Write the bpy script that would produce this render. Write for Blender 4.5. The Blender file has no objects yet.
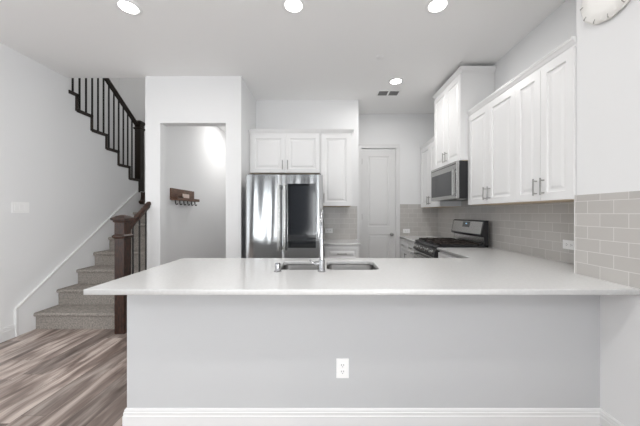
import bpy, bmesh, math, random
from mathutils import Vector, Matrix
random.seed(4)
PI = math.pi
S = bpy.context.scene
C = S.collection

# ---------------------------------------------------------------- camera, world, light, exposure
CH = 1.315            # eye height
cam = bpy.data.cameras.new('camera'); co = bpy.data.objects.new('camera', cam); C.objects.link(co)
co.location = (0, 0, CH); co.rotation_euler = (PI/2, 0, 0)
cam.sensor_width = 36; cam.lens = 270/640*36; cam.shift_x = -6/640; cam.clip_start = .02
S.camera = co
S.view_settings.view_transform = 'Standard'; S.view_settings.look = 'None'
S.view_settings.gamma = 1; S.view_settings.use_curve_mapping = False
S.view_settings.exposure = 0.23
w = bpy.data.worlds.new('world'); S.world = w; w.use_nodes = True
w.node_tree.nodes['Background'].inputs[0].default_value = (.92, .96, 1, 1)
w.node_tree.nodes['Background'].inputs[1].default_value = 1.5
K_REAR, K_LEFT, K_RIGHT = 9.5, 1, 44     # watts per square metre of window daylight; both side windows unseen and added
K_CAN, K_CANR, K_CANB = 3.5, 9, 8       # recessed lamps: front row, beside the vent, living room
H = 3.05
YB = -4.2             # back of the living room (behind the camera)
def area(name, loc, rot, sx, sy, power, col=(1, 1, 1), shape='RECTANGLE'):
    l = bpy.data.lights.new(name, 'AREA'); l.shape = shape; l.size = sx
    if shape == 'RECTANGLE': l.size_y = sy
    l.energy = power; l.color = col
    o = bpy.data.objects.new(name, l); C.objects.link(o); o.location = loc; o.rotation_euler = rot
    return o
REAR = [(-3.5, -1.9), (-.66, .85)]           # rear windows, x ranges
T = math.radians(42)          # upward tilt of the window lamps, added to brighten the ceiling
for a, b in REAR:
    area('window_daylight', ((a+b)/2, YB-.55, 1.2), (PI/2+T, 0, 0), b-a+.3, 2.8, K_REAR*(b-a+.3)*2.8, (.955, .98, 1))
area('window_daylight', (-5.55, -1.2, 1.2), (0, -PI/2-T, 0), 2.8, 3.3, K_LEFT*3.3*2.8, (.955, .98, 1))  # lamp of the added left window
area('window_daylight', (2.55, -2.4, 1.2), (0, PI/2+T, 0), 2.8, 2.7, K_RIGHT*2.7*2.8, (.955, .98, 1))  # lamp of the added right window, brightens the left wall

# ---------------------------------------------------------------- materials
def mat(name, col, rough=.5, metal=0, spec=.5, bump=None, emit=0, coat=0, ior=1.5, det=3):
    m = bpy.data.materials.new(name); m.use_nodes = True
    nt = m.node_tree; b = nt.nodes['Principled BSDF']
    b.inputs['Base Color'].default_value = (*col, 1); b.inputs['Roughness'].default_value = rough
    b.inputs['Metallic'].default_value = metal; b.inputs['Specular IOR Level'].default_value = spec
    b.inputs['Coat Weight'].default_value = coat; b.inputs['IOR'].default_value = ior
    if emit:
        b.inputs['Emission Color'].default_value = (*col, 1); b.inputs['Emission Strength'].default_value = emit
    if bump:
        sc, st, stretch = bump
        tc = nt.nodes.new('ShaderNodeTexCoord'); mp = nt.nodes.new('ShaderNodeMapping')
        mp.inputs['Scale'].default_value = stretch
        n = nt.nodes.new('ShaderNodeTexNoise'); n.inputs['Scale'].default_value = sc; n.inputs['Detail'].default_value = det
        bp = nt.nodes.new('ShaderNodeBump'); bp.inputs['Strength'].default_value = st; bp.inputs['Distance'].default_value = .01 if det else .03
        nt.links.new(tc.outputs['Object'], mp.inputs[0]); nt.links.new(mp.outputs[0], n.inputs['Vector'])
        nt.links.new(n.outputs['Fac'], bp.inputs['Height']); nt.links.new(bp.outputs[0], b.inputs['Normal'])
    return m
def noisy(name, c1, c2, scale, stretch, rough, bstr, detail=6, metal=0):
    m = mat(name, c1, rough, metal); nt = m.node_tree; b = nt.nodes['Principled BSDF']
    tc = nt.nodes.new('ShaderNodeTexCoord'); mp = nt.nodes.new('ShaderNodeMapping'); mp.inputs['Scale'].default_value = stretch
    n = nt.nodes.new('ShaderNodeTexNoise'); n.inputs['Scale'].default_value = scale; n.inputs['Detail'].default_value = detail
    r = nt.nodes.new('ShaderNodeValToRGB')
    r.color_ramp.elements[0].color = (*c1, 1); r.color_ramp.elements[0].position = .32
    r.color_ramp.elements[1].color = (*c2, 1); r.color_ramp.elements[1].position = .68
    bp = nt.nodes.new('ShaderNodeBump'); bp.inputs['Strength'].default_value = bstr; bp.inputs['Distance'].default_value = .01
    L = nt.links.new
    L(tc.outputs['Object'], mp.inputs[0]); L(mp.outputs[0], n.inputs['Vector']); L(n.outputs['Fac'], r.inputs[0])
    L(r.outputs[0], b.inputs['Base Color']); L(n.outputs['Fac'], bp.inputs['Height']); L(bp.outputs[0], b.inputs['Normal'])
    return m
def tile_mat(name, axis, off=(0, 0)):
    m = mat(name, (.5, .5, .5), .18); nt = m.node_tree; b = nt.nodes['Principled BSDF']; L = nt.links.new
    tc = nt.nodes.new('ShaderNodeTexCoord'); sp = nt.nodes.new('ShaderNodeSeparateXYZ'); cb = nt.nodes.new('ShaderNodeCombineXYZ')
    ad = nt.nodes.new('ShaderNodeVectorMath'); ad.inputs[1].default_value = (off[0], off[1], 0)
    L(tc.outputs['Object'], sp.inputs[0]); L(sp.outputs[axis], cb.inputs[0]); L(sp.outputs[2], cb.inputs[1]); L(cb.outputs[0], ad.inputs[0])
    br = nt.nodes.new('ShaderNodeTexBrick'); br.inputs['Scale'].default_value = 1
    br.inputs['Brick Width'].default_value = .155; br.inputs['Row Height'].default_value = .0795
    br.inputs['Mortar Size'].default_value = .0022; br.inputs['Mortar Smooth'].default_value = .3; br.inputs['Bias'].default_value = 0
    br.inputs['Color1'].default_value = (.54, .522, .50, 1); br.inputs['Color2'].default_value = (.49, .472, .45, 1)
    br.inputs['Mortar'].default_value = (.68, .665, .645, 1)
    bp = nt.nodes.new('ShaderNodeBump'); bp.inputs['Strength'].default_value = .35; bp.inputs['Distance'].default_value = .004; bp.invert = True
    n = nt.nodes.new('ShaderNodeTexNoise'); n.inputs['Scale'].default_value = 14
    b2 = nt.nodes.new('ShaderNodeBump'); b2.inputs['Strength'].default_value = .12; b2.inputs['Distance'].default_value = .004
    L(ad.outputs[0], br.inputs['Vector']); L(br.outputs['Color'], b.inputs['Base Color']); L(br.outputs['Fac'], bp.inputs['Height'])
    L(tc.outputs['Object'], n.inputs['Vector']); L(n.outputs['Fac'], b2.inputs['Height']); L(bp.outputs[0], b2.inputs['Normal'])
    L(b2.outputs[0], b.inputs['Normal'])
    return m
def floor_mat():
    m = mat('oak planks', (.4, .35, .3), .38); nt = m.node_tree; b = nt.nodes['Principled BSDF']; L = nt.links.new
    tc = nt.nodes.new('ShaderNodeTexCoord'); sp = nt.nodes.new('ShaderNodeSeparateXYZ'); cb = nt.nodes.new('ShaderNodeCombineXYZ')
    L(tc.outputs['Object'], sp.inputs[0]); L(sp.outputs[1], cb.inputs[0]); L(sp.outputs[0], cb.inputs[1])
    def mth(op, a, v=None):
        m_ = nt.nodes.new('ShaderNodeMath'); m_.operation = op; L(a, m_.inputs[0])
        if v is not None: m_.inputs[1].default_value = v
        return m_.outputs[0]
    PW = .165
    row = mth('FLOOR', mth('DIVIDE', sp.outputs[0], PW)); wn_ = nt.nodes.new('ShaderNodeTexWhiteNoise'); wn_.noise_dimensions = '1D'
    L(row, wn_.inputs['W']); ad_ = nt.nodes.new('ShaderNodeMath'); L(sp.outputs[1], ad_.inputs[0]); L(mth('MULTIPLY', wn_.outputs['Value'], 5.0), ad_.inputs[1])
    L(ad_.outputs[0], cb.inputs[0])
    def brick(c1, c2):
        br = nt.nodes.new('ShaderNodeTexBrick'); br.inputs['Scale'].default_value = 1; br.offset = 0
        br.inputs['Brick Width'].default_value = 1.22; br.inputs['Row Height'].default_value = PW
        br.inputs['Mortar Size'].default_value = .0012; br.inputs['Bias'].default_value = 0
        br.inputs['Color1'].default_value = c1; br.inputs['Color2'].default_value = c2; br.inputs['Mortar'].default_value = (.08, .07, .06, 1)
        L(cb.outputs[0], br.inputs['Vector']); return br
    b0 = brick((0, 0, 0, 1), (1, 1, 1, 1))
    # per-plank random shift of the grain
    sh = nt.nodes.new('ShaderNodeVectorMath'); sh.operation = 'SCALE'; sh.inputs['Scale'].default_value = 7
    L(b0.outputs['Color'], sh.inputs[0])
    ad = nt.nodes.new('ShaderNodeVectorMath'); L(tc.outputs['Object'], ad.inputs[0]); L(sh.outputs[0], ad.inputs[1])
    def noise(scale, st, det, dist=0):
        mp = nt.nodes.new('ShaderNodeMapping'); mp.inputs['Scale'].default_value = st
        n = nt.nodes.new('ShaderNodeTexNoise'); n.inputs['Scale'].default_value = scale; n.inputs['Detail'].default_value = det
        n.inputs['Distortion'].default_value = dist
        L(ad.outputs[0], mp.inputs[0]); L(mp.outputs[0], n.inputs['Vector']); return n
    n1 = noise(2.2, (3.9, .75, 1), 5, 1.2); n2 = noise(9, (7, .5, 1), 6)
    r1 = nt.nodes.new('ShaderNodeValToRGB')
    e = r1.color_ramp.elements; e[0].position = .30; e[0].color = (.125, .092, .077, 1); e[1].position = .64; e[1].color = (.45, .385, .345, 1)
    k = e.new(.48); k.color = (.265, .21, .185, 1)
    L(n1.outputs['Fac'], r1.inputs[0])
    mx = nt.nodes.new('ShaderNodeMix'); mx.data_type = 'RGBA'; mx.blend_type = 'OVERLAY'; mx.inputs[0].default_value = .55
    L(r1.outputs[0], mx.inputs[6]); L(n2.outputs['Fac'], mx.inputs[7])
    m2 = nt.nodes.new('ShaderNodeMix'); m2.data_type = 'RGBA'; m2.blend_type = 'OVERLAY'; m2.inputs[0].default_value = .3
    L(mx.outputs[2], m2.inputs[6]); L(b0.outputs['Color'], m2.inputs[7])
    m3 = nt.nodes.new('ShaderNodeMix'); m3.data_type = 'RGBA'; m3.inputs[7].default_value = (.10, .08, .07, 1)
    L(b0.outputs['Fac'], m3.inputs[0]); L(m2.outputs[2], m3.inputs[6])
    L(m3.outputs[2], b.inputs['Base Color'])
    bp = nt.nodes.new('ShaderNodeBump'); bp.inputs['Strength'].default_value = .12; bp.inputs['Distance'].default_value = .004
    L(n2.outputs['Fac'], bp.inputs['Height']); L(bp.outputs[0], b.inputs['Normal'])
    return m
M = {
 'wall': mat('wall paint', (.79, .794, .797), .7, bump=(220, .04, (1, 1, 1))),
 'streak_dark': mat('charcoal for reflected streaks', (.045, .045, .05), .6),  # made-up colour, puts dark streaks into the refrigerator reflections
 'ceil': mat('ceiling paint', (.93, .93, .925), .85, bump=(160, .05, (1, 1, 1))),
 'shaded_knee': mat('shaded wall paint', (.52, .527, .535), .6, bump=(220, .04, (1, 1, 1))),  # same wall paint, darkened to put the overhang's shade into the colour
 'white': mat('white trim paint', (.73, .73, .728), .35),
 'cab': mat('cabinet paint', (.80, .80, .798), .33),
 'inside': mat('cabinet maple underside', (.62, .50, .36), .5),
 'quartz': noisy('white quartz', (.66, .66, .655), (.70, .70, .695), 60, (1, 1, 1), .16, 0),
 'floor': floor_mat(),
 'tileY': tile_mat('grey glazed tile, side walls', 1, (.0, -.914)),
 'tileX': tile_mat('grey glazed tile, rear walls', 0, (.03, -.914)),
 'grout': mat('tile edge', (.78, .77, .75), .5),
 'carpet': noisy('grey cut pile carpet', (.20, .185, .17), (.37, .335, .30), 60, (1, 1, 1), .95, 1.0, 9),
 'wood': noisy('dark walnut stain', (.010, .0045, .003), (.058, .022, .011), 14, (4, 4, 1.2), .32, .06),
 'rackwood': noisy('brown rustic wood', (.06, .028, .016), (.19, .095, .055), 12, (1, .8, 6), .45, .1),
 'iron': mat('black iron', (.016, .014, .013), .45, .3),
 'darkrail': mat('espresso stain', (.022, .015, .011), .35),
 'steel': mat('stainless steel', (.46, .46, .45), .27, 1, bump=(60, .03, (1, .02, 1))),
 'fridge': mat('polished stainless steel', (.46, .47, .475), .15, 1, bump=(2.0, 1.0, (3.0, .1, .30)), det=0),
 'sink': mat('satin sink steel', (.18, .177, .172), .3, 1),
 'chrome': mat('chrome', (.44, .44, .45), .08, 1),
 'nickel': mat('brushed nickel', (.33, .325, .31), .28, 1),
 'blackglass': mat('black glass', (.010, .012, .014), .04, 0, .5, ior=1.9),
 'smoke': mat('smoked oven glass', (.018, .021, .025), .08, 0, .5, ior=1.7),
 'black': mat('black enamel', (.014, .014, .016), .3),
 'castiron': mat('cast iron', (.03, .022, .018), .6),
 'charcoal': mat('charcoal plastic', (.05, .05, .055), .45),
 'plastic': mat('white plastic', (.89, .89, .885), .3),
 'slot': mat('dark slot', (.04, .04, .04), .6),
 'duct': mat('grey duct', (.20, .20, .20), .7),
 'lens': mat('lit lens', (1, .98, .95), .5, emit=9),
 'card': mat('pinkish card', (.78, .66, .60), .6),
 'clock': mat('clock white', (.84, .83, .80), .4),
 'tick': mat('grey tick', (.33, .32, .30), .5),
 'display': mat('lit clock display', (.35, .6, .8), .4, emit=.15),
 'frame': mat('window vinyl', (.8, .8, .8), .4),
 'blind': mat('blind slat', (.75, .75, .75), .5),
}
def glass():
    m = bpy.data.materials.new('window glass'); m.use_nodes = True; nt = m.node_tree
    nt.nodes.remove(nt.nodes['Principled BSDF']); o = nt.nodes['Material Output']
    t = nt.nodes.new('ShaderNodeBsdfTransparent'); g = nt.nodes.new('ShaderNodeBsdfGlossy'); g.inputs['Roughness'].default_value = .02
    mx = nt.nodes.new('ShaderNodeMixShader'); mx.inputs[0].default_value = .06
    nt.links.new(t.outputs[0], mx.inputs[1]); nt.links.new(g.outputs[0], mx.inputs[2]); nt.links.new(mx.outputs[0], o.inputs[0])
    return m
M['glass'] = glass()

# ---------------------------------------------------------------- mesh helpers
def box(bm, x0, x1, y0, y1, z0, z1, bev=0):
    r = bmesh.ops.create_cube(bm, size=1)
    vs = r['verts']
    for v in vs:
        v.co = Vector(((x0+x1)/2 + v.co.x*(x1-x0), (y0+y1)/2 + v.co.y*(y1-y0), (z0+z1)/2 + v.co.z*(z1-z0)))
    if bev:
        es = list({e for v in vs for e in v.link_edges})
        bmesh.ops.bevel(bm, geom=es, offset=bev, segments=2, profile=.6, affect='EDGES')
    return bm
def loft(bm, loops, cap0=True, cap1=True, close=True):
    R = [[bm.verts.new(p) for p in l] for l in loops]
    n = len(R[0])
    for a, b in zip(R, R[1:]):
        for i in range(n if close else n-1):
            j = (i+1) % n
            bm.faces.new((a[i], a[j], b[j], b[i]))
    if cap0: bm.faces.new(R[0][::-1])
    if cap1: bm.faces.new(R[-1])
    return bm
def frame_of(d):
    d = d.normalized(); u = Vector((0, 0, 1)) if abs(d.z) < .9 else Vector((1, 0, 0))
    a = d.cross(u).normalized(); return a, d.cross(a).normalized()
def tube(bm, pts, r, n=12, closed=False):
    pts = [Vector(p) for p in pts]; rr = r if isinstance(r, (list, tuple)) else [r]*len(pts)
    loops = []; a = None
    for i, p in enumerate(pts):
        d = (pts[min(i+1, len(pts)-1)] - pts[max(i-1, 0)]).normalized()
        if a is None: a, b = frame_of(d)
        else:
            a = (a - d*a.dot(d)).normalized(); b = d.cross(a).normalized()
        loops.append([p + (a*math.cos(t) + b*math.sin(t))*rr[i] for t in [2*PI*k/n for k in range(n)]])
    return loft(bm, loops)
def lathe(bm, prof, c=(0, 0, 0), n=24, axis='z'):
    loops = []
    for r, h in prof:
        l = []
        for k in range(n):
            t = 2*PI*k/n; x, y = r*math.cos(t), r*math.sin(t)
            p = {'z': (x, y, h), 'x': (h, x, y), 'y': (y, h, x)}[axis]
            l.append((p[0]+c[0], p[1]+c[1], p[2]+c[2]))
        loops.append(l)
    return loft(bm, loops)
def prism(bm, poly, a0, a1, axis='x'):
    """poly: 2D points; axis x -> (y,z) ; y -> (x,z) ; z -> (x,y)"""
    def P(u, v, a): return {'x': (a, u, v), 'y': (u, a, v), 'z': (u, v, a)}[axis]
    return loft(bm, [[P(u, v, a0) for u, v in poly], [P(u, v, a1) for u, v in poly]])
def sweep(bm, path, prof):
    """sweep profile (out,h) along ground path of (x,y); out is to the left of travel"""
    P = [Vector(p) for p in path]; loops = []
    for i, p in enumerate(P):
        ds = []
        if i: ds.append((P[i]-P[i-1]).normalized())
        if i < len(P)-1: ds.append((P[i+1]-P[i]).normalized())
        ns = [Vector((-d.y, d.x)) for d in ds]
        n = sum(ns, Vector((0, 0))).normalized(); n = n / max(.2, n.dot(ns[0]))
        loops.append([(p.x+n.x*o, p.y+n.y*o, h) for o, h in prof])
    return loft(bm, loops)
def obj(name, bm, m, parent=None, smooth=False, loc=None):
    bmesh.ops.recalc_face_normals(bm, faces=bm.faces)
    me = bpy.data.meshes.new(name); bm.to_mesh(me); bm.free()
    ms = m if isinstance(m, (list, tuple)) else [m]
    for k in ms: me.materials.append(M[k] if isinstance(k, str) else k)
    o = bpy.data.objects.new(name, me); C.objects.link(o)
    if smooth:
        for p in me.polygons: p.use_smooth = True
        me.set_sharp_from_angle(angle=math.radians(38))
    if parent: o.parent = parent
    if loc: o.location = loc
    return o
def NB(): return bmesh.new()
def B(*a, **k): return box(NB(), *a, **k)
def thing(name, label, cat, loc=(0, 0, 0), rz=0, group=None):
    o = bpy.data.objects.new(name, None); C.objects.link(o); o.empty_display_size = .1
    o.location = loc; o.rotation_euler = (0, 0, rz); return tag(o, label, cat, group)
def tag(o, label, cat, group=None):
    o['label'] = label; o['category'] = cat
    if group: o['group'] = group
    return o
def struct(name, bm, m, parent=None, smooth=False):
    o = obj(name, bm, m, parent, smooth)
    if not parent: o['kind'] = 'structure'
    return o
def dup(root, loc, rz, label):
    r = root.copy(); C.objects.link(r); r.location = loc; r.rotation_euler = (0, 0, rz); r['label'] = label
    for ch in list(root.children):
        c = ch.copy(); C.objects.link(c); c.parent = r
        for g in list(ch.children):
            d = g.copy(); C.objects.link(d); d.parent = c
    return r

# ---------------------------------------------------------------- room shell
XJ, XW = 1.66, 1.96            # side wall by the peninsula, kitchen side wall
ZJ = 1.79; ZB = 4.73           # where the side wall steps back, pantry wall
XS = -3.31                     # stair side wall
ZN = 3.42                      # front of the wall with the hall opening
struct('floor', B(-5.1, 2.1, YB-.1, 6.0, -.1, 0), 'floor')
bm = NB()
prism(bm, [(-5.1, YB-.1), (2.1, YB-.1), (2.1, 6.0), (-2.29, 6.0), (-2.29, 3.47), (-5.1, 3.47)], H, H+.3, 'z')
struct('ceiling', bm, 'ceil')
bm = NB(); box(bm, XJ, 2.1, -1.2, ZJ, 0, H); box(bm, XJ, 2.1, YB-.1, -3.6, 0, H); box(bm, XJ, 2.1, -3.6, -1.2, 0, .06); box(bm, XJ, 2.1, -3.6, -1.2, 2.66, H)
struct('wall_right', bm, 'wall')
struct('wall_kitchen_side', B(XW, 2.1, ZJ, ZB+.1, 0, H), 'wall')
# pantry wall with door opening x .60-1.24
DX0, DX1, DH = .625, 1.225, 2.45
bm = NB(); box(bm, .44, DX0, ZB, ZB+.12, 0, H); box(bm, DX1, XW, ZB, ZB+.12, 0, H); box(bm, DX0, DX1, ZB, ZB+.12, DH, H)
struct('wall_pantry', bm, 'wall')
# wall behind the refrigerator and its return
XR = .50; ZF = 4.15; XE = -1.075
bm = NB(); prism(bm, [(XE, ZF), (XR, ZF), (XR, ZB+.12), (XR-.12, ZB+.12), (XR-.12, ZF+.12), (XE, ZF+.12)], 0, H, 'z')
struct('wall_refrigerator', bm, 'wall')
# block with hall opening
XL, XO0, XO1, XE = -2.29, -2.10, -1.27, -1.075
OH = 2.455
bm = NB()
box(bm, XL, XO0, ZN, ZN+.13, 0, H); box(bm, XO1, XE, ZN, ZN+.13, 0, H); box(bm, XO0, XO1, ZN, ZN+.13, OH, H)
struct('wall_hall_front', bm, 'wall')
struct('wall_hall_left', B(XL, -2.17, ZN+.13, 6.0, 0, H), 'wall')
struct('wall_hall_right', B(XE-.12, XE, ZN+.13, 6.0, 0, H), 'wall')
struct('wall_hall_back', B(-2.17, XE-.12, 5.9, 6.0, 0, H), 'wall')
# stairwell
U = 5.4
zs = [4.785, 4.546, 4.304, 4.068, 3.814, 3.583, 3.345, 3.105]
hs = [1.900, 2.092, 2.295, 2.492, 2.685, 2.885, 3.08, 3.28]
poly = [(2.74, 0), (4.93, 0), (4.93, 1.70), (zs[0], 1.70)]
for k in range(6):
    poly.append((zs[k], hs[k]))
    if k < 5: poly.append((zs[k+1], hs[k]))
    else: poly.append((3.47, hs[5])); poly.append((3.47, H))
# risers from one tread to the next
poly2 = poly[:4]
for k in range(6):
    poly2 += [(zs[k], hs[k]), (zs[k+1] if k < 5 else 3.47, hs[k])]
poly = poly2 + [(3.47, H), (2.74, H)]
cl = []
for p in poly:
    if p not in cl: cl.append(p)
struct('wall_stair', prism(NB(), cl, XS-.12, XS, 'x'), 'wall')
struct('wall_living_front', B(-5.0, XS-.12, 2.74, 2.86, 0, H), 'wall')
struct('wall_stairwell_left', B(-4.55, -4.43, 2.86, 5.9, 0, U), 'wall')
struct('wall_stairwell_back', B(-4.43, XL, 5.78, 5.9, 0, U), 'wall')
struct('wall_stairwell_right', B(XL, XL+.12, 3.44, 5.9, H+.3, U), 'wall')
struct('wall_stairwell_front', B(-4.43, XL, 2.86, 2.98, H+.3, U), 'wall')
struct('ceiling_stairwell', B(-4.55, XL+.12, 2.86, 5.9, U, U+.1), 'ceil')
# living room behind the camera
bm = NB(); xs = [-5.1]
W0, W1 = .06, 2.66
px = -5.1
for a, b in REAR:
    box(bm, px, a, YB-.1, YB, 0, H); box(bm, a, b, YB-.1, YB, 0, W0); box(bm, a, b, YB-.1, YB, W1, H); px = b
box(bm, px, 2.1, YB-.1, YB, 0, H)
struct('wall_rear', bm, 'streak_dark')
bm = NB(); box(bm, -5.1, -5.0, YB, -2.7, 0, H); box(bm, -5.1, -5.0, .3, 2.86, 0, H); box(bm, -5.1, -5.0, -2.7, .3, 0, W0); box(bm, -5.1, -5.0, -2.7, .3, W1, H)
struct('wall_left', bm, 'wall')
def window(n, a, b, side=False):
    def T(bm_):
        if side: bmesh.ops.transform(bm_, matrix=Matrix(((0, 1, 0, -5.05-(YB-.05)), (1, 0, 0, 0), (0, 0, 1, 0), (0, 0, 0, 1))), verts=bm_.verts)
        return bm_
    y0, y1 = YB-.08, YB-.02; f = .05
    bm = NB(); box(bm, a, a+f, y0, y1, W0, W1); box(bm, b-f, b, y0, y1, W0, W1); box(bm, a+f, b-f, y0, y1, W0, W0+f); box(bm, a+f, b-f, y0, y1, W1-f, W1)
    box(bm, (a+b)/2-.03, (a+b)/2+.03, y0, y1, W0+f, W1-f)
    fr = struct('window_%d' % n, T(bm), 'frame')
    obj('glass_pane', T(B(a+f, b-f, YB-.055, YB-.049, W0+f, W1-f)), 'glass', fr)
    return fr
window(1, *REAR[0]); wn = window(2, *REAR[1]); window(3, -2.7, .3, True)  # the third is an unseen left window, put in for light from the left
bm = NB(); W_ = (1.95, 2.01)
for q in ((-3.6, -3.55, W0, W1), (-1.25, -1.2, W0, W1), (-3.55, -1.25, W0, W0+.05), (-3.55, -1.25, W1-.05, W1), (-2.43, -2.37, W0+.05, W1-.05)): box(bm, *W_, *q)
fr = struct('window_4', bm, 'frame')  # unseen window added to light the stair side wall
obj('glass_pane', B(1.975, 1.981, -3.55, -1.25, W0+.05, W1-.05), 'glass', fr)
bm = NB(); z = W0+.05
while z < W1:
    box(bm, REAR[1][0]+.06, REAR[1][1]-.06, YB+.005, YB+.045, z, z+.022); z += .06
box(bm, REAR[1][0], REAR[1][1], YB+.0, YB+.06, W1-.02, W1+.05)
obj('window_blind', bm, 'blind', wn)

# peninsula knee wall
KY0, KY1, KX = 1.636, 1.75, -1.206
struct('wall_peninsula', B(KX, XJ, KY0, KY1, 0, .864), 'shaded_knee')
bm = NB(); sweep(bm, [(XJ, KY0), (KX, KY0), (KX, KY1)][::-1] if False else [(KX, KY1), (KX, KY0), (XJ, KY0)], [(0, .884), (0, .845), (.0, .845), (-.012, .850), (-.016, .866), (-.026, .872), (-.028, .884)])
struct('trim_1', bm, 'white')
bp = [(0, 0), (-.016, 0), (-.016, .093), (-.013, .097), (-.013, .113), (-.010, .117), (-.010, .126), (-.005, .134), (0, .134)]
def base(name, path):
    return struct(name, sweep(NB(), path, bp), 'white')
base('baseboard_peninsula', [(KX, KY1), (KX, KY0), (XJ, KY0), (XJ, YB)])
base('baseboard_left', [(-5.0, 2.74), (XS, 2.74), (XS, 2.867)])
base('baseboard_pantry', [(XR, ZB), (DX0-.06, ZB)])
base('baseboard_hall', [(-2.17, ZN+.14), (-2.17, 5.9)][::-1] if False else [(-2.17, 5.9), (-2.17, ZN+.13)][::-1])
bpi = [(-a, b) for a, b in bp]
for o_ in ['baseboard_hall']:
    bpy.data.objects.remove(bpy.data.objects[o_], do_unlink=True)
struct('baseboard_hall', sweep(NB(), [(-2.17, 5.9), (-2.17, ZN+.13)], bpi), 'white')

# backsplashes (tile faces of the walls)
TT = .009
struct('wall_right_backsplash', B(XJ-TT, XJ, 1.41, ZJ, .9142, 1.432), ['tileY'])
struct('trim_2', B(XJ-TT-.001, XJ+.001, ZJ, ZJ+.006, .9142, 1.434), 'grout')
struct('wall_kitchen_backsplash', B(XW-TT, XW, ZJ+.006, ZB-.009, .9142, 1.50), 'tileY')
struct('wall_pantry_backsplash', B(1.285, XW-TT, ZB-TT, ZB, .9142, 1.47), 'tileX')
struct('wall_nook_backsplash', B(-.03, XR-.02, ZF-TT, ZF, .9142, 1.42), 'tileX')

# ---------------------------------------------------------------- pantry door
d = struct('door_1', NB(), 'white')
bpy.data.objects.remove(d, do_unlink=True)
def panel(bm, x0, x1, z0, z1, y0, yb, rects):
    """slab whose front (at y0, facing -y) carries moulded panels; rects: (x0,x1,z0,z1)"""
    xs_ = sorted({x0, x1, *[r[0] for r in rects], *[r[1] for r in rects]})
    zs_ = sorted({z0, z1, *[r[2] for r in rects], *[r[3] for r in rects]})
    def inr(a, b, c, e): return any(r[0] <= a and b <= r[1] and r[2] <= c and e <= r[3] for r in rects)
    for a, b in zip(xs_, xs_[1:]):
        for c, e in zip(zs_, zs_[1:]):
            if not inr(a, b, c, e):
                bm.faces.new([bm.verts.new(p) for p in ((a, y0, c), (b, y0, c), (b, y0, e), (a, y0, e))])
    for (a, b, c, e) in rects:
        L = []
        for ins, dep in ((0, 0), (.005, .010), (.020, .011), (.040, .003)):
            L.append([(a+ins, y0+dep, c+ins), (b-ins, y0+dep, c+ins), (b-ins, y0+dep, e-ins), (a+ins, y0+dep, e-ins)])
        loft(bm, L, cap0=False)
    for q in (((x0, y0, z0), (x0, yb, z0), (x0, yb, z1), (x0, y0, z1)), ((x1, y0, z0), (x1, y0, z1), (x1, yb, z1), (x1, yb, z0)),
              ((x0, y0, z1), (x0, yb, z1), (x1, yb, z1), (x1, y0, z1)), ((x0, y0, z0), (x1, y0, z0), (x1, yb, z0), (x0, yb, z0)),
              ((x0, yb, z0), (x1, yb, z0), (x1, yb, z1), (x0, yb, z1))):
        bm.faces.new([bm.verts.new(p) for p in q])
    bmesh.ops.remove_doubles(bm, verts=bm.verts, dist=1e-5)
    return bm
dw = DX1-DX0-.012
bm = panel(NB(), DX0+.006, DX1-.006, .01, DH-.006, ZB+.015, ZB+.05, [(DX0+.115, DX1-.115, 1.08, DH-.14), (DX0+.115, DX1-.115, .24, .94)])
d = struct('door_1', bm, 'white')
bm = NB(); lathe(bm, [(.030, 0), (.030, -.006), (.012, -.010), (.011, -.032), (.026, -.040), (.029, -.052), (.022, -.062), (.004, -.065)], (DX1-.075, ZB+.015, .94), 20, 'y')
obj('door_knob', bm, 'nickel', d, True)
for z in (.28, 1.25, 2.22): obj('hinge', B(DX0-.004, DX0+.010, ZB+.003, ZB+.014, z-.05, z+.05), 'nickel', d)
cw = .065
bm = NB()
for a, b, sgn in ((DX0-cw, DX0, 1), (DX1, DX1+cw, -1)):
    box(bm, a, b, ZB-.016, ZB, 0, DH, .003)
    box(bm, a if sgn > 0 else b-.02, a+.02 if sgn > 0 else b, ZB-.022, ZB-.015, 0, DH)
box(bm, DX0-cw, DX1+cw, ZB-.016, ZB, DH, DH+cw, .003); box(bm, DX0-cw, DX1+cw, ZB-.022, ZB-.015, DH+cw-.02, DH+cw)
box(bm, DX0, DX0+.004, ZB, ZB+.12, 0, DH); box(bm, DX1-.004, DX1, ZB, ZB+.12, 0, DH)
struct('trim_3', bm, 'white')

# ---------------------------------------------------------------- staircase
st = thing('staircase', 'grey carpeted lower stair flight rising from the wood floor', 'stairs', (XS, 3.06, 0))
RZ, TR, NST = .19, .26, 9
def step_bm(w, depth, h, drop):
    """carpeted step: riser + rounded nosing, local origin at front bottom-left; depth along +y"""
    p = [(0, -drop), (0, h-.045), (-.018, h-.040), (-.026, h-.028), (-.027, h-.016), (-.020, h-.004), (-.008, h), (depth, h), (depth, -drop)]
    return prism(NB(), p, 0, w, 'x')
for k in range(NST):
    y = TR*k; wd = (-2.17 if 3.06+y < 3.40-.02 else XL) - XS - .022
    if k == NST-1:
        o = obj('landing', step_bm(wd, 5.78-3.06-y, RZ, RZ*.2), 'carpet', st, True, (.021, y, RZ*k))
    else:
        if 3.06+y+TR+.01 > ZN and 3.06+y < ZN: wd = XL-XS-.022 if 3.06+y > 3.3 else wd
        depth = TR+.01
        if wd > 1.1: depth = min(depth, ZN-3.06-y-.002)
        o = obj('step', step_bm(wd, depth, RZ, 0 if k == 0 else RZ*.2), 'carpet', st, True, (.021, y, RZ*k))
# notch filler steps beside wall for step 2 (its inner part runs on behind)
bm = B(.021, XL-XS-.003, .33, .55, .05, .37); obj('step_fill', bm, 'carpet', st)
obj('landing_side', B(-1.1, -.02, 1.90, 2.72, 1.5, 1.70), 'carpet', st)
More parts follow.
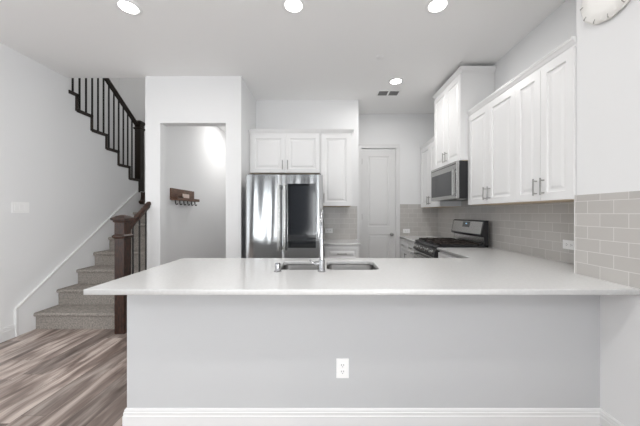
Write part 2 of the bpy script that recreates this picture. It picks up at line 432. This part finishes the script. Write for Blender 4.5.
# white skirt board with cap, following the slope
def slope(z): return .29 + (z-2.867)*.758
bm = NB(); ze = 4.72
prism(bm, [(2.867, 0), (3.1, 0), (ze, slope(ze)-.60), (ze, slope(ze)), (2.867, slope(2.867))], XS, XS+.018, 'x')
sk = struct('trim_4', bm, 'wall')
bm = NB()
prism(bm, [(2.864, .0), (2.886, .0), (2.886, slope(2.886)-.014), (2.864, slope(2.864)-.014)], XS, XS+.026, 'x')
prism(bm, [(2.864, slope(2.864)-.014), (ze, slope(ze)-.022), (ze, slope(ze)+.012), (2.864, slope(2.864)+.014)], XS, XS+.026, 'x')
struct('trim_5', bm, 'white')
# upper flight
uf = thing('staircase', 'upper stair flight turning back above the grey side wall, behind the stepped dark trim', 'stairs', (-3.45, 4.785, 1.7))
for k in range(6):
    y0 = -(4.785-zs[k]); y1 = -(4.785-zs[k+1]) if k < 5 else 3.472-4.785
    obj('step', B(-.975, -.001, y1, y0+.02, hs[k]-1.7-.25, hs[k]-1.7), 'carpet', uf)

# ---- newel posts
def newel(parent, x, y, w, z0, z1, m, collar, name='newel_post'):
    """square box newel: shaft, collar, flared cap with shallow pyramid"""
    h = w/2
    def sq(r, z): return [(x-r, y-r, z), (x+r, y-r, z), (x+r, y+r, z), (x-r, y+r, z)]
    bm = NB()
    loft(bm, [sq(h, z0), sq(h, z1-.075)])
    p = obj(name, bm, m, parent)
    bm = NB()
    loft(bm, [sq(h, z1-.085), sq(h+.010, z1-.075), sq(h+.012, z1-.062), sq(h+.026, z1-.054), sq(h+.028, z1-.036), sq(h+.016, z1-.028), sq(h-.01, z1-.012), sq(.012, z1)])
    obj('cap', bm, m, p)
    bm = NB()
    loft(bm, [sq(h, collar-.022), sq(h+.012, collar-.016), sq(h+.017, collar-.004), sq(h+.017, collar+.008), sq(h+.010, collar+.016), sq(h, collar+.022)])
    obj('collar', bm, m, p)
    return p
def rail_bm(p0, p1, w=.062, h=.062):
    """sloping hand rail in the y/z plane at x; vertical cut ends"""
    prof = [(-.3, -.5), (.3, -.5), (.32, -.2), (.5, -.05), (.5, .25), (.36, .45), (0, .5), (-.36, .45), (-.5, .25), (-.5, -.05), (-.32, -.2)]
    return loft(NB(), [[(p[0]+a*w, p[1], p[2]+b*h) for a, b in prof] for p in (p0, p1)])
lr = thing('stair_railing', 'short walnut newel, handrail and black balusters at the foot of the stairs', 'railing', (-2.245, 2.985, 0))
newel(lr, 0, .0, .105, 0, 1.295, 'wood', 1.06)
sl = .79
r0 = (0, .05, 1.155-.035); r1 = (0, .434, 1.155-.035+sl*.384)
obj('handrail', rail_bm(r0, r1, .06, .075), 'wood', lr, True)
for yy, hb in ((.155, .19), (.265, .19), (.38, .38)):
    zt = r0[2]+(yy-.05)*sl-.025
    obj('baluster', B(-.0065, .0065, yy-.0065, yy+.0065, hb, zt), 'iron', lr)
ur = thing('stair_railing', 'long dark stepped railing with black balusters along the upper stair flight', 'railing', (-3.365, 4.785, 1.70))
U0 = Vector((-3.365, 4.785, 1.70))
p = newel(ur, -.0, .085, .10, -.01, 1.285, 'darkrail', 1.13)
bm = NB()
def sqq(r, z, dx=0): return [(dx-r, .085-r, z), (dx+r, .085-r, z), (dx+r, .085+r, z), (dx-r, .085+r, z)]
loft(bm, [sqq(.03, -.235, 0), sqq(.07, -.225, 0), sqq(.10, -.20, .0), sqq(.10, -.175, .0), sqq(.055, -.15, .02), sqq(.042, -.08, .03), sqq(.046, -.01, .02)])
obj('drop', bm, 'wood', p)
def uz(y): return 2.917-1.70 + (0-y+.015)*.73
obj('handrail', rail_bm((0, .015, uz(.015)-.03), (0, -1.45, uz(-1.45)-.03), .065, .075), 'darkrail', ur, True)
ys = [3.587+.0995*i-4.785 for i in range(-3, 12)]
for y in ys:
    Y = y+4.785
    tread = None
    for k in range(len(zs)-1):
        if zs[k+1] <= Y <= zs[k]: tread = hs[k]
    if tread is None or Y < 3.48: continue
    obj('baluster', B(-.008, .008, y-.008, y+.008, tread-1.70+.012, uz(y)-.055), 'iron', ur)
bm = NB(); t = .034
for k in range(6):
    y0 = zs[k]-4.785; y1 = (zs[k+1] if k < 5 else 3.471)-4.785; z = hs[k]-1.70
    box(bm, -.07, .07, y1-.001, y0+.012, z-.008, z+.014)
    box(bm, .045, .068, y1+.0, y0+.012, z-.03, z-.006)
    zl = (hs[k-1]-1.70 if k else .0)
    box(bm, .045, .068, y0-t+.012, y0+.012, zl-.02, z)
obj('stepped_trim', bm, 'darkrail', ur)

# ---------------------------------------------------------------- cabinets
def pull(parent, p, vertical=True, L=.13, m='nickel'):
    """bar pull standing off the front at p (centre), front faces -y"""
    x, y, z = p; bm = NB(); a = L/2; q = .048
    if vertical:
        tube(bm, [(x, y-.030, z-a), (x, y-.030, z+a)], .0058, 10)
        for s in (-q, q): tube(bm, [(x, y, z+s), (x, y-.030, z+s)], .0045, 8)
    else:
        tube(bm, [(x-a, y-.030, z), (x+a, y-.030, z)], .0058, 10)
        for s in (-q, q): tube(bm, [(x+s, y, z), (x+s, y-.030, z)], .0045, 8)
    return obj('pull', bm, m, parent, True)
def cab_door(parent, x0, x1, z0, z1, hx=None, hz=None, st_=.058, name='door'):
    bm = panel(NB(), x0, x1, z0, z1, -.020, -.0005, [(x0+st_, x1-st_, z0+st_, z1-st_)])
    o = obj(name, bm, 'cab', parent)
    if hx is not None: pull(o, (hx, -.020, hz))
    return o
def drawer(parent, x0, x1, z0, z1):
    bm = panel(NB(), x0, x1, z0, z1, -.020, -.0005, [(x0+.032, x1-.032, z0+.030, z1-.030)])
    o = obj('drawer_front', bm, 'cab', parent); pull(o, ((x0+x1)/2, -.020, (z0+z1)/2), False); return o
def crown(parent, w, d, z, left=False, right=False, hgt=.058, out=.034):
    """stepped crown moulding around the top; loops expand outwards"""
    L = []
    for o_, h_ in ((0.0, 0), (.006, 0), (.006, .012), (.012, .016), (.024, .040), (.029, .044), (.029, .050), (out, .055), (out, hgt), (0, hgt)):
        h_ = h_*hgt/.062
        lx = o_ if left else 0; rx = o_ if right else 0
        L.append([(0-lx, -.0-o_, z+h_), (w+rx, -.0-o_, z+h_), (w+rx, d, z+h_), (0-lx, d, z+h_)])
    return obj('crown_molding', loft(NB(), L), 'cab', parent)
def upper(label, loc, rz, w, d, z0, z1, doors, cl=False, cr=False, group=None, hw=.035, hz=.11, ch=.062):
    t = thing('upper_cabinet', label, 'cabinet', (loc[0], loc[1], z0), rz, group); h = z1-z0
    bm = B(0, w, 0, d, .004, h); body = obj('body', bm, 'cab', t)
    obj('underside', B(.004, w-.004, .004, d-.004, -.001, .004), 'inside', t)
    for x0, x1, side in doors:
        hx = x0+hw if side == 'l' else x1-hw
        cab_door(t, x0+.0015, x1-.0015, .006, h-.012, hx, hz)
    crown(t, w, d, h-.004, cl, cr, ch)
    return t
XF = 1.665                    # carcass front; doors at 1.63
R = -PI/2
def zr(z): return z
# side run: local x runs toward the camera, so the origin is at the far end
upper('white double-door upper cabinet over the counter, nearest the clock wall', (XF, 2.35, 0), R, .559, XW-XF-.003, 1.405, 2.43, [(0, .278, 'r'), (.278, .557, 'l')], group='wall cabinets of the side run')
upper('white double-door upper cabinet between microwave cabinet and nearest cabinet', (XF, 3.13, 0), R, .78, XW-XF-.003, 1.405, 2.43, [(0, .39, 'r'), (.39, .78, 'l')], group='wall cabinets of the side run')
upper('white upper cabinet in the far corner beyond the microwave', (XF, 4.72, 0), R, .828, XW-XF-.003, 1.405, 2.415, [(.03, .43, 'r'), (.43, .828, 'l')], group='wall cabinets of the side run')
upper('tall deep white cabinet reaching near the ceiling above the microwave', (1.58, 3.89, 0), R, .758, XW-1.583, 1.925, 2.945, [(0, .379, 'r'), (.379, .758, 'l')], cl=True, cr=True, group='wall cabinets of the side run')
# refrigerator wall
upper('wide white double-door cabinet above the refrigerator', (-1.07, 3.77, 0), 0, .985, ZF-3.773, 1.87, 2.42, [(.025, .505, 'r'), (.505, .985, 'l')], group='cabinets on the refrigerator wall')
upper('single-door white wall cabinet right of the refrigerator', (-.083, 3.77, 0), 0, .44, ZF-3.773, 1.41, 2.42, [(.02, .425, 'l')], cr=True, group='cabinets on the refrigerator wall')

def basecab(label, loc, rz, w, d, fronts, toe=True, toek=.075):
    t = thing('base_cabinet', label, 'cabinet', (loc[0], loc[1], 0), rz, 'base cabinets')
    bm = NB(); box(bm, 0, w, 0, d, .10, .883); box(bm, 0, w, toek, d, 0, .10)
    obj('body', bm, 'cab', t)
    for f in fronts:
        if f[0] == 'drawer': drawer(t, *f[1:])
        else: cab_door(t, *f[1:5], f[5], f[6])
    return t
BX = 1.315
basecab('white drawer base cabinet at the far corner, left of the range', (BX, ZB-.012, 0), R, ZB-.012-3.895, XW-TT-BX-.003,
        [('drawer', .42, .815, .70, .865), ('drawer', .42, .815, .42, .69), ('drawer', .42, .815, .115, .41), ('drawer', .01, .41, .70, .865), ('door', .01, .41, .115, .69, .37, .6)])
basecab('white base cabinet between the range and the peninsula counter', (BX, 3.125, 0), R, 3.125-2.385, XW-TT-BX-.003,
        [('drawer', .01, .35, .70, .865), ('door', .01, .35, .115, .69, .05, .6), ('drawer', .36, .70, .70, .865), ('door', .36, .70, .115, .69, .66, .6)])
basecab('small white drawer cabinet beside the refrigerator', (-.02, 3.56, 0), 0, .455, ZF-TT-3.56-.003,
        [('drawer', .01, .445, .70, .865), ('door', .01, .445, .115, .69, .05, .6)])
# peninsula cabinets face the kitchen (rot 180)
def pen(label, x1, w, sinkbase=False):
    t = thing('base_cabinet', label, 'cabinet', (x1, 2.36, 0), PI, 'base cabinets')
    bm = NB(); dd = 2.36-KY1-.002; tp = .883
    if sinkbase:
        box(bm, 0, .018, 0, dd, .10, tp); box(bm, w-.018, w, 0, dd, .10, tp); box(bm, .018, w-.018, 0, dd, .10, .118); box(bm, .018, w-.018, dd-.012, dd, .118, tp); box(bm, .018, w-.018, 0, .018, .118, tp)
    else: box(bm, 0, w, 0, dd, .10, tp)
    box(bm, 0, w, .075, dd, 0, .10)
    obj('body', bm, 'cab', t)
    n = 2 if w > .5 else 1
    for i in range(n):
        a = w*i/n+.005; b = w*(i+1)/n-.005
        bm = panel(NB(), a, b, .70, .865, -.020, -.0005, [(a+.03, b-.03, .73, .835)]); obj('drawer_front', bm, 'cab', t)
        cab_door(t, a, b, .115, .69, b-.035 if i == 0 else a+.035, .6)
pen('white base cabinet at the open end of the peninsula, facing the kitchen', -.52, .66)
pen('white sink base cabinet under the double sink', .47, .985, True)
pen('white base cabinet right of the sink, under the peninsula counter', 1.30, .825)

# ---------------------------------------------------------------- counters
def rrect(x0, x1, y0, y1, r, n=6):
    P = []
    for cx, cy, a in ((x1-r, y1-r, 0), (x0+r, y1-r, 90), (x0+r, y0+r, 180), (x1-r, y0+r, 270)):
        for i in range(n+1):
            t_ = math.radians(a+90*i/n); P.append((cx+r*math.cos(t_), cy+r*math.sin(t_)))
    return P
def slab(name, outlines, z0, z1, m):
    cu = bpy.data.curves.new('tmp', 'CURVE'); cu.dimensions = '2D'; cu.fill_mode = 'BOTH'
    bv = .0025; cu.extrude = (z1-z0)/2-bv; cu.bevel_depth = bv; cu.bevel_resolution = 1; cu.offset = -bv
    for pts in outlines:
        s = cu.splines.new('POLY'); s.points.add(len(pts)-1); s.use_cyclic_u = True
        for p_, q in zip(s.points, pts): p_.co = (q[0], q[1], 0, 1)
    o = bpy.data.objects.new('tmp', cu); C.objects.link(o)
    dg = bpy.context.evaluated_depsgraph_get(); me = bpy.data.meshes.new_from_object(o.evaluated_get(dg))
    bpy.data.objects.remove(o, do_unlink=True)
    me.transform(Matrix.Translation((0, 0, (z0+z1)/2))); me.materials.clear(); me.materials.append(M[m]); me.name = name
    n = bpy.data.objects.new(name, me); C.objects.link(n); return n
CT0, CT1 = .885, .9145
CF = 1.285
SL = (-.345, -.035, 1.905, 2.255); SR = (.005, .385, 1.905, 2.27)
outer = [(-1.27, 1.414), (XJ-.001, 1.414), (XJ-.001, ZJ+.001), (XW-.001, ZJ+.001), (XW-.001, 3.128), (CF, 3.128), (CF, 2.40), (-1.27, 2.40)]
ct = slab('countertop', [outer, rrect(*SL, .05), rrect(*SR, .06)], CT0, CT1, 'quartz')
tag(ct, 'long white quartz peninsula countertop turning along the right wall to the range', 'countertop')
ct = slab('countertop', [[(CF, 3.892), (XW-.001, 3.892), (XW-.001, ZB-.001), (CF, ZB-.001)]], CT0, CT1, 'quartz')
tag(ct, 'short white countertop in the far corner beyond the range', 'countertop')
ct = slab('countertop', [[(-.03, 3.54), (.455, 3.54), (.455, ZF-.001), (-.03, ZF-.001)]], CT0, CT1, 'quartz')
tag(ct, 'small white countertop right of the refrigerator', 'countertop')

# ---------------------------------------------------------------- sink, faucet
sk = thing('kitchen_sink', 'stainless double bowl sink set under the white peninsula counter', 'sink', (0, 2.08, .88))
for nm, (x0, x1, y0, y1), r_, dp in (('small_bowl', SL, .05, .17), ('large_bowl', SR, .06, .21)):
    bm = NB(); L = []
    for ins, z in ((-.02, 0), (-.004, 0), (-.002, -.004), (.004, -dp+.04), (.012, -dp+.012), (.035, -dp)):
        L.append([(a, b-2.08, z) for a, b in rrect(x0+ins, x1-ins, y0+ins, y1-ins, max(.02, r_-ins*.3))])
    loft(bm, L, cap0=False)
    # outer skin so the bowl has thickness
    L2 = [[(p[0], p[1], p[2]-.002) for p in l] for l in L[:1]] + [[(a, b-2.08, z) for a, b in rrect(x0-i2, x1+i2, y0-i2, y1+i2, r_)] for i2, z in ((.006, -.003), (.002, -dp+.03), (-.02, -dp-.004))]
    loft(bm, L2, cap0=False)
    bw = obj(nm, bm, 'sink', sk, True)
    cx, cy = (x0+x1)/2, (y0+y1)/2-2.08
    obj('drain', lathe(NB(), [(.043, -dp+.0005), (.041, -dp+.004), (.03, -dp+.002), (.012, -dp+.0022)], (cx, cy, 0), 20), 'chrome', bw, True)
FX, FY = -.030, 1.850
fc = thing('faucet', 'tall chrome pull-down faucet with side lever behind the sink bowls', 'faucet', (FX, FY, CT1))
obj('base', lathe(NB(), [(.028, 0), (.028, .006), (.024, .010), (.0215, .016), (.021, .075), (.019, .082)], n=24), 'chrome', fc, True)
pts = [(0, 0, .08), (0, 0, .20), (0, 0, .30)]
for i in range(1, 13):
    a = PI*i/12*.97; pts.append((0, .085*(1-math.cos(a)), .335+.085*math.sin(a)))
obj('spout', tube(NB(), pts, [.0165, .0145, .0135]+[.0125]*12, 16), 'chrome', fc, True)
e = Vector(pts[-1])
obj('spray_head', tube(NB(), [e+Vector((0, 0, .01)), e+Vector((0, 0, -.02)), e+Vector((0, .002, -.08)), e+Vector((0, .003, -.105))], [.014, .016, .0185, .016], 16), 'chrome', fc, True)
bm = NB(); tube(bm, [(-.005, 0, .055), (-.030, 0, .055), (-.042, 0, .055), (-.050, 0, .055)], [.015, .0155, .0155, .010], 16)
lv = obj('lever_hub', bm, 'chrome', fc, True)
obj('lever', tube(NB(), [(-.045, 0, .055), (-.060, -.004, .062), (-.080, -.010, .078)], [.010, .007, .0075], 10), 'chrome', lv, True)
sd = thing('air_gap', 'small chrome capped cylinder left of the faucet on the countertop', 'faucet fitting', (-.330, 1.845, CT1))
obj('base', lathe(NB(), [(.026, 0), (.026, .004), (.021, .007)], n=20), 'chrome', sd, True)
obj('cap', lathe(NB(), [(.019, .006), (.019, .050), (.017, .058), (.010, .061)], n=20), 'chrome', sd, True)

# ---------------------------------------------------------------- refrigerator
FX0, FX1, FYF, FT = -.945, -.038, 3.17, 1.765
fr = thing('refrigerator', 'stainless french-door refrigerator with a dark glass panel in the right door', 'refrigerator', (FX0, FYF, 0))
W = FX1-FX0
bm = NB(); box(bm, .004, W-.055, .075, .80, .03, FT-.02, .004)
box(bm, .03, W-.03, .10, .78, 0, .04)
obj('body', bm, 'charcoal', fr)
def curved_door(x0, x1, z0, z1, bulge=.012, th=.065, wob=0):
    bm = NB(); n = 16; top = []
    P = []
    for i in range(n+1):
        u = i/n; e_ = min(u, 1-u)*n/1.2
        y = -bulge*(1-(2*u-1)**2) + (.010*(1-e_)**2 if e_ < 1 else 0)
        P.append((x0+(x1-x0)*u, y))
    P += [(x1, th), (x0, th)]
    return prism(bm, P, z0, z1, 'z')
mid = .425
ld = obj('left_door', curved_door(.0, mid-.002, .76, FT), 'fridge', fr, True)
rd = obj('right_door', curved_door(mid+.002, W, .76, FT, .005), 'fridge', fr, True)
obj('freezer_drawer', curved_door(0, W, .06, .75, .008), 'fridge', fr, True)
gx0, gx1, gz0, gz1 = .497, .826, .905, 1.660
obj('glass_panel', B(gx0, gx1, -.012, .0, gz0, gz1, .003), 'blackglass', rd)
obj('inner_window', B(gx0+.035, gx1-.035, -.0132, -.0119, gz0+.05, gz1-.03), 'smoke', rd)
for px_, pa in ((mid-.030, ld), (mid+.036, rd)):
    bm = NB(); box(bm, px_-.014, px_+.014, -.062, -.042, .87, 1.655, .006)
    for z in (.90, 1.62): box(bm, px_-.010, px_+.010, -.045, -.004, z-.02, z+.02)
    obj('handle', bm, 'steel', pa)
bm = NB(); box(bm, .10, W-.10, -.062, -.042, .68, .705, .006)
for x in (.14, W-.14): box(bm, x-.02, x+.02, -.045, 0, .683, .702)
obj('handle', bm, 'steel', [c for c in fr.children if c.name.startswith('freezer')][0])
for x in (.06, W-.06): obj('hinge_cover', B(x-.04, x+.04, .03, .12, FT-.018, FT+.012, .006), 'charcoal', fr)

# ---------------------------------------------------------------- range
rg = thing('gas_range', 'stainless gas range with black grates and raised back panel', 'stove', (1.285, 3.887, 0), R)
w = .754; D = .60
obj('body', B(0, w, .03, D, .02, .905), 'charcoal', rg)
bm = NB(); prism(bm, [(.0, .905), (-.005, .92), (.0, .934), (.03, .938), (D, .938), (D, .905)], 0, w, 'x')
# cooktop
obj('cooktop', bm, 'black', rg)
bm = prism(NB(), [(.03, .80), (-.028, .805), (-.030, .82), (-.008, .90), (.03, .905)], 0.0, w, 'x')
cp = obj('control_panel', bm, 'black', rg)
for i in range(5):
    x = .09+i*(w-.18)/4
    bm = NB(); lathe(bm, [(.026, .01), (.026, -.008), (.021, -.012), (.018, -.036), (.004, -.038)], (0, 0, 0), 18, 'y')
    bmesh.ops.rotate(bm, verts=bm.verts, cent=(0, 0, 0), matrix=Matrix.Rotation(-.25, 3, 'X')); bmesh.ops.translate(bm, verts=bm.verts, vec=(x, -.018, .853))
    obj('knob', bm, 'steel', cp, True)
bm = B(0.003, w-.003, -.02, .03, .20, .793, .004); od = obj('oven_door', bm, 'steel', rg)
obj('window', B(.12, w-.12, -.0225, -.0195, .32, .64), 'blackglass', od)
bm = NB(); tube(bm, [(.04, -.072, .745), (w-.04, -.072, .745)], .013, 14)
for x in (.07, w-.07): box(bm, x-.012, x+.012, -.07, -.018, .735, .755)
obj('handle', bm, 'steel', od, True)
obj('storage_drawer', B(.003, w-.003, -.015, .03, .03, .19, .004), 'steel', rg)
for i in range(3):
    x0 = .02+i*.2385; x1 = x0+.235; bm = NB(); g0, g1, zt = .045, D-.095, .962; b_ = .006
    for x in (x0+.008, x1-.008): box(bm, x-b_, x+b_, g0, g1, zt-.016, zt)
    for y in (g0+.006, (g0+g1)/2, g1-.006): box(bm, x0+.008, x1-.008, y-b_, y+b_, zt-.016, zt)
    for y in ((g0*3+g1)/4, (g0+g1*3)/4):
        box(bm, x0+.008, x0+.085, y-.005, y+.005, zt-.014, zt+.002); box(bm, x1-.085, x1-.008, y-.005, y+.005, zt-.014, zt+.002)
        box(bm, (x0+x1)/2-.005, (x0+x1)/2+.005, y-.11, y-.035, zt-.014, zt+.002); box(bm, (x0+x1)/2-.005, (x0+x1)/2+.005, y+.035, y+.11, zt-.014, zt+.002)
    for x in (x0+.008, x1-.008):
        for y in (g0+.006, g1-.006): box(bm, x-.007, x+.007, y-.007, y+.007, .937, zt-.01)
    obj('grate', bm, 'castiron', rg)
    for y in ((g0*3+g1)/4, (g0+g1*3)/4):
        if i == 1 and y > .3: continue
        obj('burner', lathe(NB(), [(.045, .937), (.045, .946), (.032, .948), (.031, .955), (.01, .956)], ((x0+x1)/2, y, 0), 20), 'castiron', rg, True)
bm = prism(NB(), [(D, .905), (D, 1.225), (D-.035, 1.225), (D-.050, 1.215), (D-.082, 1.055), (D-.074, 1.038), (D-.045, 1.03), (D-.045, .93)], 0, w, 'x')
bg = obj('backguard', bm, 'black', rg)
# stainless fascia lies on the tilted front
def tilt(u0, u1, s0, s1, off, th):
    a = Vector((0, D-.050, 1.215)); b = Vector((0, D-.082, 1.055)); n = Vector((0, -(a.z-b.z), (a.y-b.y))).normalized()
    P = []
    for o_ in (off, off+th):
        P.append([tuple(Vector((u, 0, 0)) + b.lerp(a, s) + n*o_) for u, s in ((u0, s0), (u1, s0), (u1, s1), (u0, s1))])
    return loft(NB(), P)
fs = obj('fascia', tilt(.02, w-.02, .05, .97, -.001, .004), 'steel', bg)
obj('display', tilt(.29, .46, .50, .92, .0028, .002), 'blackglass', fs)
obj('display_digits', tilt(.36, .40, .72, .82, .0046, .0008), 'display', bg)
obj('lower_fascia', B(.012, w-.012, D-.048, D-.044, .945, 1.028), 'steel', bg)

# ---------------------------------------------------------------- microwave
mw = thing('microwave', 'stainless over-range microwave hung below the tall white cabinet', 'microwave', (1.512, 3.887, 1.484), R)
mh = .438
bm = B(0, w, .035, XW-1.512-TT-.002, 0, mh); obj('body', bm, 'black', mw)
md = obj('door', B(0.0, w, 0, .035, 0, mh, .003), 'steel', mw)
obj('window', B(.03, w-.085, -.002, .001, .045, mh-.10), 'smoke', md)
obj('vent_slot', B(.02, w-.02, -.0012, .001, mh-.035, mh-.028), 'slot', md)
bm = NB(); box(bm, w-.062, w-.028, -.030, -.016, .03, mh-.085, .004)
for z in (.06, mh-.12): box(bm, w-.055, w-.035, -.018, .0, z-.012, z+.012)
obj('handle', bm, 'steel', md)
obj('underside_light', B(w-.20, w-.10, .10, .16, -.004, .0), 'plastic', mw)

# ---------------------------------------------------------------- wall plates
def plate(name, label, cat, loc, rz, w, h, kind, n=1, group=None):
    """origin at the wall, front faces local -y"""
    t = thing(name, label, cat, loc, rz, group)
    obj('cover_plate', B(-w/2, w/2, -.006, 0, -h/2, h/2, .002), 'plastic', t)
    for i in range(n):
        cx = (i-(n-1)/2)*.046 if kind != 'outlet_h' else 0
        if kind == 'switch': obj('rocker', B(cx-.0165, cx+.0165, -.0085, -.005, -.033, .033, .0015), 'plastic', t)
    if kind == 'outlet':
        for z in (-.0195, .0195):
            o = obj('receptacle', B(-.017, .017, -.008, -.005, z-.014, z+.014, .0015), 'plastic', t)
            bm = NB(); box(bm, -.0075, -.005, -.0084, -.0078, z-.002, z+.008); box(bm, .005, .0075, -.0084, -.0078, z-.002, z+.008); box(bm, -.002, .002, -.0084, -.0078, z-.010, z-.006)
            obj('slots', bm, 'slot', o)
    if kind == 'outlet_h':
        for x in (-.0195, .0195):
            o = obj('receptacle', B(x-.014, x+.014, -.008, -.005, -.017, .017, .0015), 'plastic', t)
            bm = NB(); box(bm, x-.008, x+.002, -.0084, -.0078, -.0075, -.005); box(bm, x-.008, x+.002, -.0084, -.0078, .005, .0075); box(bm, x+.006, x+.010, -.0084, -.0078, -.002, .002)
            obj('slots', bm, 'slot', o)
    return t
plate('electrical_outlet', 'white upright outlet low on the front of the peninsula', 'outlet', (.100, KY0, .376), 0, .076, .118, 'outlet')
plate('electrical_outlet', 'white outlet on the side backsplash beside the clock wall corner', 'outlet', (XW-TT, 2.16, 1.060), R, .118, .073, 'outlet_h')
plate('electrical_outlet', 'white outlet in the tile of the far pantry wall', 'outlet', (1.405, ZB-TT, 1.00), 0, .118, .073, 'outlet_h')
plate('electrical_outlet', 'white outlet in the tile nook right of the refrigerator', 'outlet', (.045, ZF-TT, 1.045), 0, .118, .073, 'outlet_h')
# faces +x: local -y -> +x : rotate +90
plate('light_switch', 'white triple rocker switch plate on the grey stair side wall', 'light switch', (XS, 2.925, 1.375), PI/2, .165, .118, 'switch', 3)

# ---------------------------------------------------------------- rack in the hall
rk = thing('wall_rack', 'dark brown wooden wall rack with shelf and hooks in the hall', 'coat rack', (-2.17, 4.08, 1.50), PI/2)
# local x -> +y world, local -y -> +x world
obj('back_board', B(-.33, .33, -.018, 0, .0, .165, .002), 'rackwood', rk)
obj('shelf', B(-.33, .33, -.105, -.018, -.005, .018, .002), 'rackwood', rk)
obj('shelf_rail', B(-.33, .33, -.105, -.095, .018, .036, .002), 'rackwood', rk)
for i in range(6):
    x = -.28+i*.112; bm = NB()
    tube(bm, [(x, -.05, -.004), (x, -.055, -.05), (x, -.062, -.066), (x, -.075, -.066), (x, -.082, -.050)], [.008, .007, .006, .006, .008], 8)
    obj('hook', bm, 'iron', rk, True)
cd = thing('card', 'small pale card standing on the hall rack shelf', 'card', (-2.15, 4.13, 1.518), PI/2)
obj('sheet', B(-.095, .095, -.010, -.006, 0, .085), 'card', cd)
obj('easel', B(-.03, .03, -.006, .0, 0, .05), 'card', cd)
kd = tag(obj('key_dish', lathe(NB(), [(.022, 0), (.040, .034), (.037, .034), (.019, .004)], (0, 0, 0), 16), 'iron', None, True), 'small black dish on the hall rack shelf beside the card', 'dish')
kd.location = (-2.113, 3.93, 1.518)

# ---------------------------------------------------------------- clock
ck = thing('wall_clock', 'round white wall clock with scalloped rim on the right wall', 'clock', (XJ, 1.56, 2.615), R)
def scal(r, y, amp, n=96):
    return [(math.cos(2*PI*k/n)*(r*(1+amp*abs(math.cos(6*2*PI*k/n)))), y, math.sin(2*PI*k/n)*(r*(1+amp*abs(math.cos(6*2*PI*k/n))))) for k in range(n)]
bm = loft(NB(), [scal(.155, 0, .02), scal(.168, -.010, .03), scal(.170, -.022, .03), scal(.160, -.032, .02), scal(.11, -.036, 0), scal(.02, -.037, 0)])
obj('face', bm, 'clock', ck, True)
for i in range(12):
    a = 2*PI*i/12; bm = B(.148, .170, -.0345, -.026, -.002, .002)
    bmesh.ops.rotate(bm, verts=bm.verts, cent=(0, 0, 0), matrix=Matrix.Rotation(a, 3, 'Y')); obj('hour_mark', bm, 'tick', ck)
for nm, a, l, ww in (('hour_hand', -2.0, .07, .005), ('minute_hand', -1.2, .10, .004)):
    bm = B(-.015, l, -.043, -.040, -ww, ww); bmesh.ops.rotate(bm, verts=bm.verts, cent=(0, 0, 0), matrix=Matrix.Rotation(a, 3, 'Y')); obj(nm, bm, 'tick', ck)

# ---------------------------------------------------------------- ceiling fittings
GR = 'recessed ceiling lights'
def can(label, x, y, group=GR, first=None):
    if first: return dup(first, (x, y, H), 0, label)
    t = thing('recessed_light', label, 'ceiling light', (x, y, H), 0, group)
    obj('trim_ring', lathe(NB(), [(.070, 0), (.098, 0), (.098, -.004), (.090, -.008), (.074, -.010), (.070, -.004)], n=36), 'plastic', t, True)
    obj('lens', lathe(NB(), [(.070, -.001), (.069, -.005), (.03, -.006), (.005, -.006)], n=32), 'lens', t, True)
    return t
c0 = can('recessed ceiling light nearest the stairs, left of the three in the front row', -1.66, 2.27)
can('recessed ceiling light in the middle of the front row of three', -.27, 2.25, first=c0)
can('recessed ceiling light in the front row nearest the side cabinets', .93, 2.25, first=c0)
can('recessed ceiling light at the back beside the air vent', .92, 3.55, first=c0)
for x, y, p_ in ((-1.66, 2.27, K_CAN), (-.27, 2.25, K_CAN), (.93, 2.25, K_CAN), (.92, 3.55, K_CANR)):
    area('recessed_lamp', (x, y, H-.012), (0, 0, 0), .13, .13, p_, (1, .98, .96), 'DISK')
# unseen lamps: living room behind the camera, hall, and an added one in the stairwell
for x, y, p_ in ((-3.3, .4, 1), (-1.2, .4, 1), (.6, .4, 1), (-3.3, -2, 1), (-1.2, -2, 1), (.6, -2, 1), (-1.62, 5.3, 1.2)):
    can('recessed ceiling light out of the photo frame', x, y, first=c0)
    area('recessed_lamp', (x, y, H-.012), (0, 0, 0), .13, .13, K_CANB*p_, (1, .98, .96), 'DISK')
t = dup(c0, (-3.35, 4.6, U), 0, 'unseen recessed light added in the ceiling high above the stairs')
area('recessed_lamp', (-3.35, 4.6, U-.012), (0, 0, 0), .13, .13, K_CANB*1.2, (1, .96, .92), 'DISK')  # added so the closed stairwell gets light
vt = thing('air_vent', 'small white ceiling air vent with two dark louvred openings', 'vent', (.90, 3.90, H))
bm = NB(); vx, vy = .165, .095
for a in ((-vx, vx, -vy, -vy+.025), (-vx, vx, vy-.025, vy), (-vx, -vx+.022, -vy+.025, vy-.025), (vx-.022, vx, -vy+.025, vy-.025), (-.012, .012, -vy+.025, vy-.025)):
    box(bm, a[0], a[1], a[2], a[3], -.008, 0)
obj('frame', bm, 'plastic', vt)
obj('duct_opening', B(-vx+.022, vx-.022, -vy+.025, vy-.025, -.0015, 0), 'duct', vt)
for sx in (-1, 1):
    bm = NB()
    for k in range(5):
        y = -vy+.038+k*.029
        prism(bm, [(y, -.002), (y+.009, -.007), (y+.010, -.006), (y+.001, -.001)], min(sx*.012, sx*(vx-.022)), max(sx*.012, sx*(vx-.022)), 'x')
    obj('louvre', bm, 'duct', vt)
sp = thing('sprinkler_cover', 'small white round sprinkler cover on the kitchen ceiling', 'sprinkler', (.60, 3.0, H))
obj('disc', lathe(NB(), [(.040, -.004), (.040, -.009), (.036, -.011), (.005, -.011)], n=28), 'plastic', sp, True)
obj('ring', lathe(NB(), [(.05, 0), (.05, -.002), (.043, -.004), (.03, -.004)], n=28), 'ceil', sp, True)
